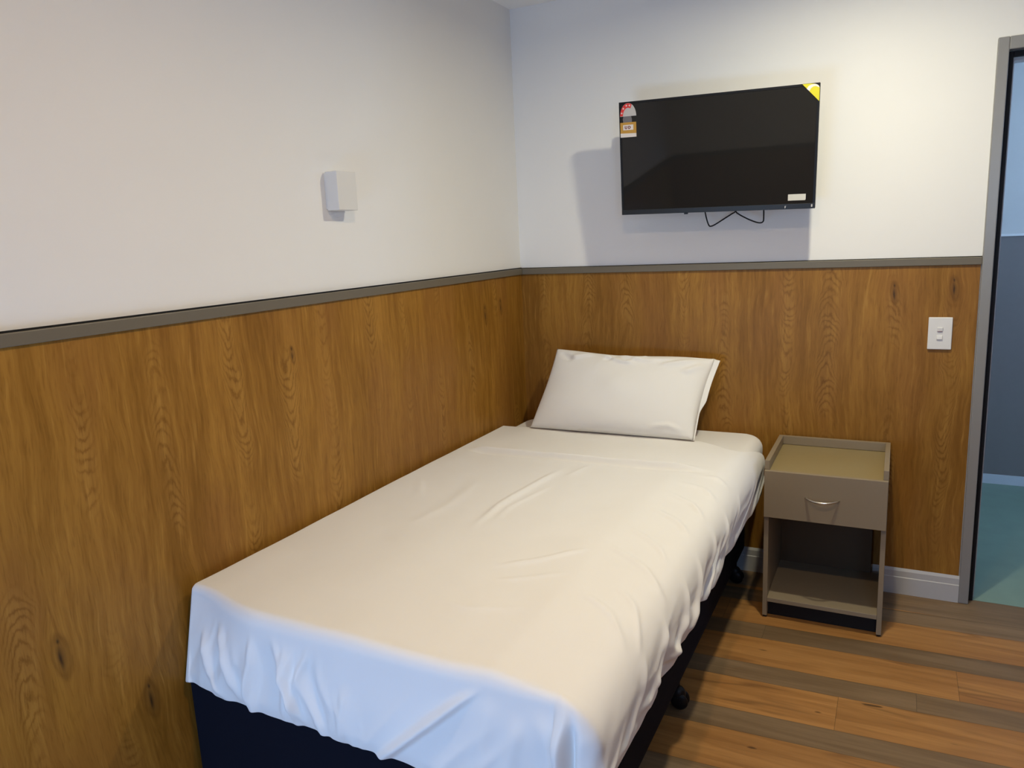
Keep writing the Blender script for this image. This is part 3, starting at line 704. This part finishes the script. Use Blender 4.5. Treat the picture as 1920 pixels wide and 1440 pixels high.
# letters U and D on the panel
bm = bmesh.new(); put = lambda u, v, dd: (u, v, dd)
ux, uy, s = lx0 + 0.0185, ly0 - 0.0962, 0.0115
za, zb = Z0 + 0.0009, Z0 + 0.0012
outer = [(0, 1), (0, 0.3)] + [(0.45 - 0.45 * math.cos(math.pi * i / 12), 0.38 - 0.38 * math.sin(math.pi * i / 12)) for i in range(1, 12)] + [(0.9, 0.3), (0.9, 1)]
inner = [(0.62, 1), (0.62, 0.38)] + [(0.45 + 0.17 * math.cos(math.pi * i / 8), 0.36 - 0.14 * math.sin(math.pi * i / 8)) for i in range(1, 8)] + [(0.28, 0.38), (0.28, 1)]
prism(bm, [(ux + u * s, uy + v * s) for u, v in outer + inner], za, zb, put)
dx = ux + 1.18 * s
prism(bm, [(dx + u * s, uy + v * s) for u, v in ((0, 0), (0.28, 0), (0.28, 1), (0, 1))], za, zb, put)
arco = [(0.28 + 0.62 * math.sin(math.pi * i / 14), 0.5 - 0.5 * math.cos(math.pi * i / 14)) for i in range(15)]
arci = [(0.28 + 0.34 * math.sin(math.pi * i / 14), 0.5 + 0.26 * math.cos(math.pi * i / 14)) for i in range(15)]
prism(bm, [(dx + u * s, uy + v * s) for u, v in arco + arci], za, zb, put)
from_bm('lettering', bm, 'label_ink', el)
# yellow corner sticker, top right, with a white swoosh
rx, ry = hw, hh
cs = flat('corner_sticker', [(rx - 0.057, ry - 0.001), (rx - 0.001, ry - 0.060), (rx - 0.001, ry - 0.016), (rx - 0.004, ry - 0.010), (rx - 0.009, ry - 0.006), (rx - 0.016, ry - 0.003), (rx - 0.030, ry - 0.001)], 'yellow', tv, Z0, Z0 + 0.0008)
cs['label'] = 'yellow corner sticker with a white stripe'
flat('swoosh', [(rx - 0.0425, ry - 0.0165), (rx - 0.0370, ry - 0.0090), (rx - 0.0290, ry - 0.0045), (rx - 0.0160, ry - 0.0032), (rx - 0.0090, ry - 0.0062), (rx - 0.0040, ry - 0.0102), (rx - 0.0012, ry - 0.0165),
                (rx - 0.0060, ry - 0.0140), (rx - 0.0140, ry - 0.0105), (rx - 0.0220, ry - 0.0115), (rx - 0.0290, ry - 0.0165), (rx - 0.0335, ry - 0.0255)], 'label_white', cs, Z0 + 0.0008, Z0 + 0.0011)
# small pale sticker, bottom right, and the tiny marks on the chin
st = flat('paper_sticker', [(hw - 0.092, -hh + 0.030), (hw - 0.034, -hh + 0.030), (hw - 0.032, -hh + 0.033), (hw - 0.032, -hh + 0.052), (hw - 0.092, -hh + 0.052)], 'paper', tv, 0.0006, 0.0012)
st['label'] = 'small pale paper sticker'
box('chin_mark', (hw - 0.0130, -hh + 0.006, 0.003), (hw - 0.0085, -hh + 0.015, 0.0035), 'label_pale', tv)
boxes('chin_mark', [((hw - 0.1020, -hh + 0.004, 0.003), (hw - 0.0995, -hh + 0.012, 0.0035)), ((hw - 0.0995, -hh + 0.0105, 0.003), (hw - 0.0970, -hh + 0.012, 0.0035)), ((hw - 0.0995, -hh + 0.0070, 0.003), (hw - 0.0978, -hh + 0.0085, 0.0035))], 'label_pale', tv)
inv = tv.matrix_world.inverted()
def cable(pts):
    bm = bmesh.new(); tube(bm, [inv @ p for p in spline(pts, 10)], 0.0026, 8)
    o = from_bm('cable', bm, 'black_plastic', tv, True); o['label'] = 'thin black cable looping below the television'
yc = -0.085
cable([(0.848, yc - 0.03, 1.56), (0.850, yc, 1.500), (0.858, yc, 1.464), (0.866, yc, 1.443), (0.874, yc, 1.4395), (0.890, yc, 1.4455), (0.925, yc, 1.466), (0.952, yc, 1.482), (0.966, yc, 1.494), (0.966, yc - 0.02, 1.54)])
cable([(0.966, yc - 0.02, 1.54), (0.967, yc, 1.494), (0.978, yc, 1.480), (1.010, yc, 1.461), (1.040, yc, 1.4475), (1.058, yc, 1.4435), (1.068, yc, 1.448), (1.070, yc, 1.462), (1.069, yc, 1.498), (1.066, yc - 0.02, 1.55)])

mt = empty('television_mount', (0.90, -0.02, 1.65))
tag(mt, 'black wall bracket holding the television off the wall', 'wall bracket')
o = box('wall_plate', (0.80, -0.022, 1.56), (1.00, 0.0, 1.80), 'black_plastic', None, 0.003); adopt(mt, o)
o = box('pivot_arm', (0.87, -0.118, 1.66), (0.93, -0.022, 1.70), 'black_plastic', None, 0.004); adopt(mt, o)
o = boxes('cross_bar', [((0.595, -0.083, 1.79), (1.14, -0.070, 1.82)), ((0.595, -0.083, 1.60), (1.14, -0.070, 1.63)), ((0.86, -0.085, 1.60), (0.94, -0.070, 1.82))], 'black_plastic', None, 0.002); adopt(mt, o)
o = box('side_rail', (0.539, -0.086, 1.58), (0.595, -0.070, 1.869), 'black_plastic', None, 0.006); adopt(mt, o)
o = box('side_rail', (1.140, -0.086, 1.58), (1.170, -0.070, 1.84), 'black_plastic', None, 0.006); adopt(mt, o)

# ------------------------------------------------------------------ light switch, wall light
sw = empty('light_switch', (1.6746, -0.006, 1.0233))
tag(sw, 'white double light switch on the panelling beside the doorway', 'light switch')
o = box('face_plate', (1.6366, -0.0145, 0.965), (1.7126, -0.006, 1.0815), 'white_plastic', None, 0.003, 3); adopt(sw, o)
for z, tl in ((1.0385, 1), (1.0085, -1)):
    bm = bmesh.new(); add_box(bm, (1.6645, -0.0185, z - 0.0075), (1.6835, -0.0140, z + 0.0075), 0.0022, 3)
    bmesh.ops.rotate(bm, cent=(1.674, -0.015, z), matrix=Matrix.Rotation(math.radians(7 * tl), 3, 'X'), verts=bm.verts[:])
    o = from_bm('rocker', bm, 'white_plastic'); adopt(sw, o)
    if tl == 1:
        m_ = box('indicator_mark', (1.6665, -0.0182, z - 0.0082), (1.6815, -0.0145, z - 0.0068), 'label_ink'); m_.parent = o
        m_['label'] = 'thin red-brown mark'

wl = empty('wall_light', (0.0, -1.249, 1.589))
tag(wl, 'small white box-shaped wall light above the panelling on the left wall', 'wall light')
o = box('housing', (0.006, -1.2935, 1.533), (0.050, -1.2045, 1.6455), 'sconce', None, 0.002, 3); adopt(wl, o)
o = box('back_plate', (0.0, -1.2915, 1.537), (0.006, -1.2065, 1.6415), 'sconce', None, 0.001); adopt(wl, o)

# ------------------------------------------------------------------ ceiling downlights with their own lamps
def downlight(x, y, watts, label, colour=LAMP_COLOUR):
    e = empty('ceiling_downlight', (x, y, CEIL)); tag(e, label, 'downlight')
    bm = bmesh.new(); n = 40
    prof = [(0.040, 0.0), (0.055, 0.0), (0.055, -0.004), (0.050, -0.007), (0.042, -0.007), (0.040, -0.004)]
    R = [[bm.verts.new((r * math.cos(2 * math.pi * k / n), r * math.sin(2 * math.pi * k / n), z)) for r, z in prof] for k in range(n)]
    for k in range(n):
        a, b = R[k], R[(k + 1) % n]
        for i in range(len(prof)): bm.faces.new((a[i], a[(i + 1) % len(prof)], b[(i + 1) % len(prof)], b[i]))
    from_bm('trim_ring', bm, 'white_plastic', e, True)
    bm = bmesh.new(); bmesh.ops.create_circle(bm, cap_ends=True, segments=n, radius=0.0395, matrix=Matrix.Translation((0, 0, -0.002)))
    from_bm('lens', bm, 'lens', e)
    l = bpy.data.lights.new('lamp', 'AREA'); l.shape = 'DISK'; l.size = 0.078; l.energy = watts; l.spread = math.radians(172); l.color = colour
    o = bpy.data.objects.new('lamp', l); COL.objects.link(o); o.parent = e; o.location = (0, 0, -0.0085)
downlight(*LAMP_NEAR_WALL, WATTS_NEAR_WALL, 'round white ceiling downlight nearest the television wall')
downlight(*LAMP_OVER_FOOT, WATTS_OVER_FOOT, 'round white ceiling downlight over the bed foot', WARM_LAMP)
downlight(2.55, 0.80, WATTS_BATHROOM_FILL, 'added unseen ceiling downlight filling the room beyond the doorway')  # added fill lamp, offsets the blue daylight beyond the doorway
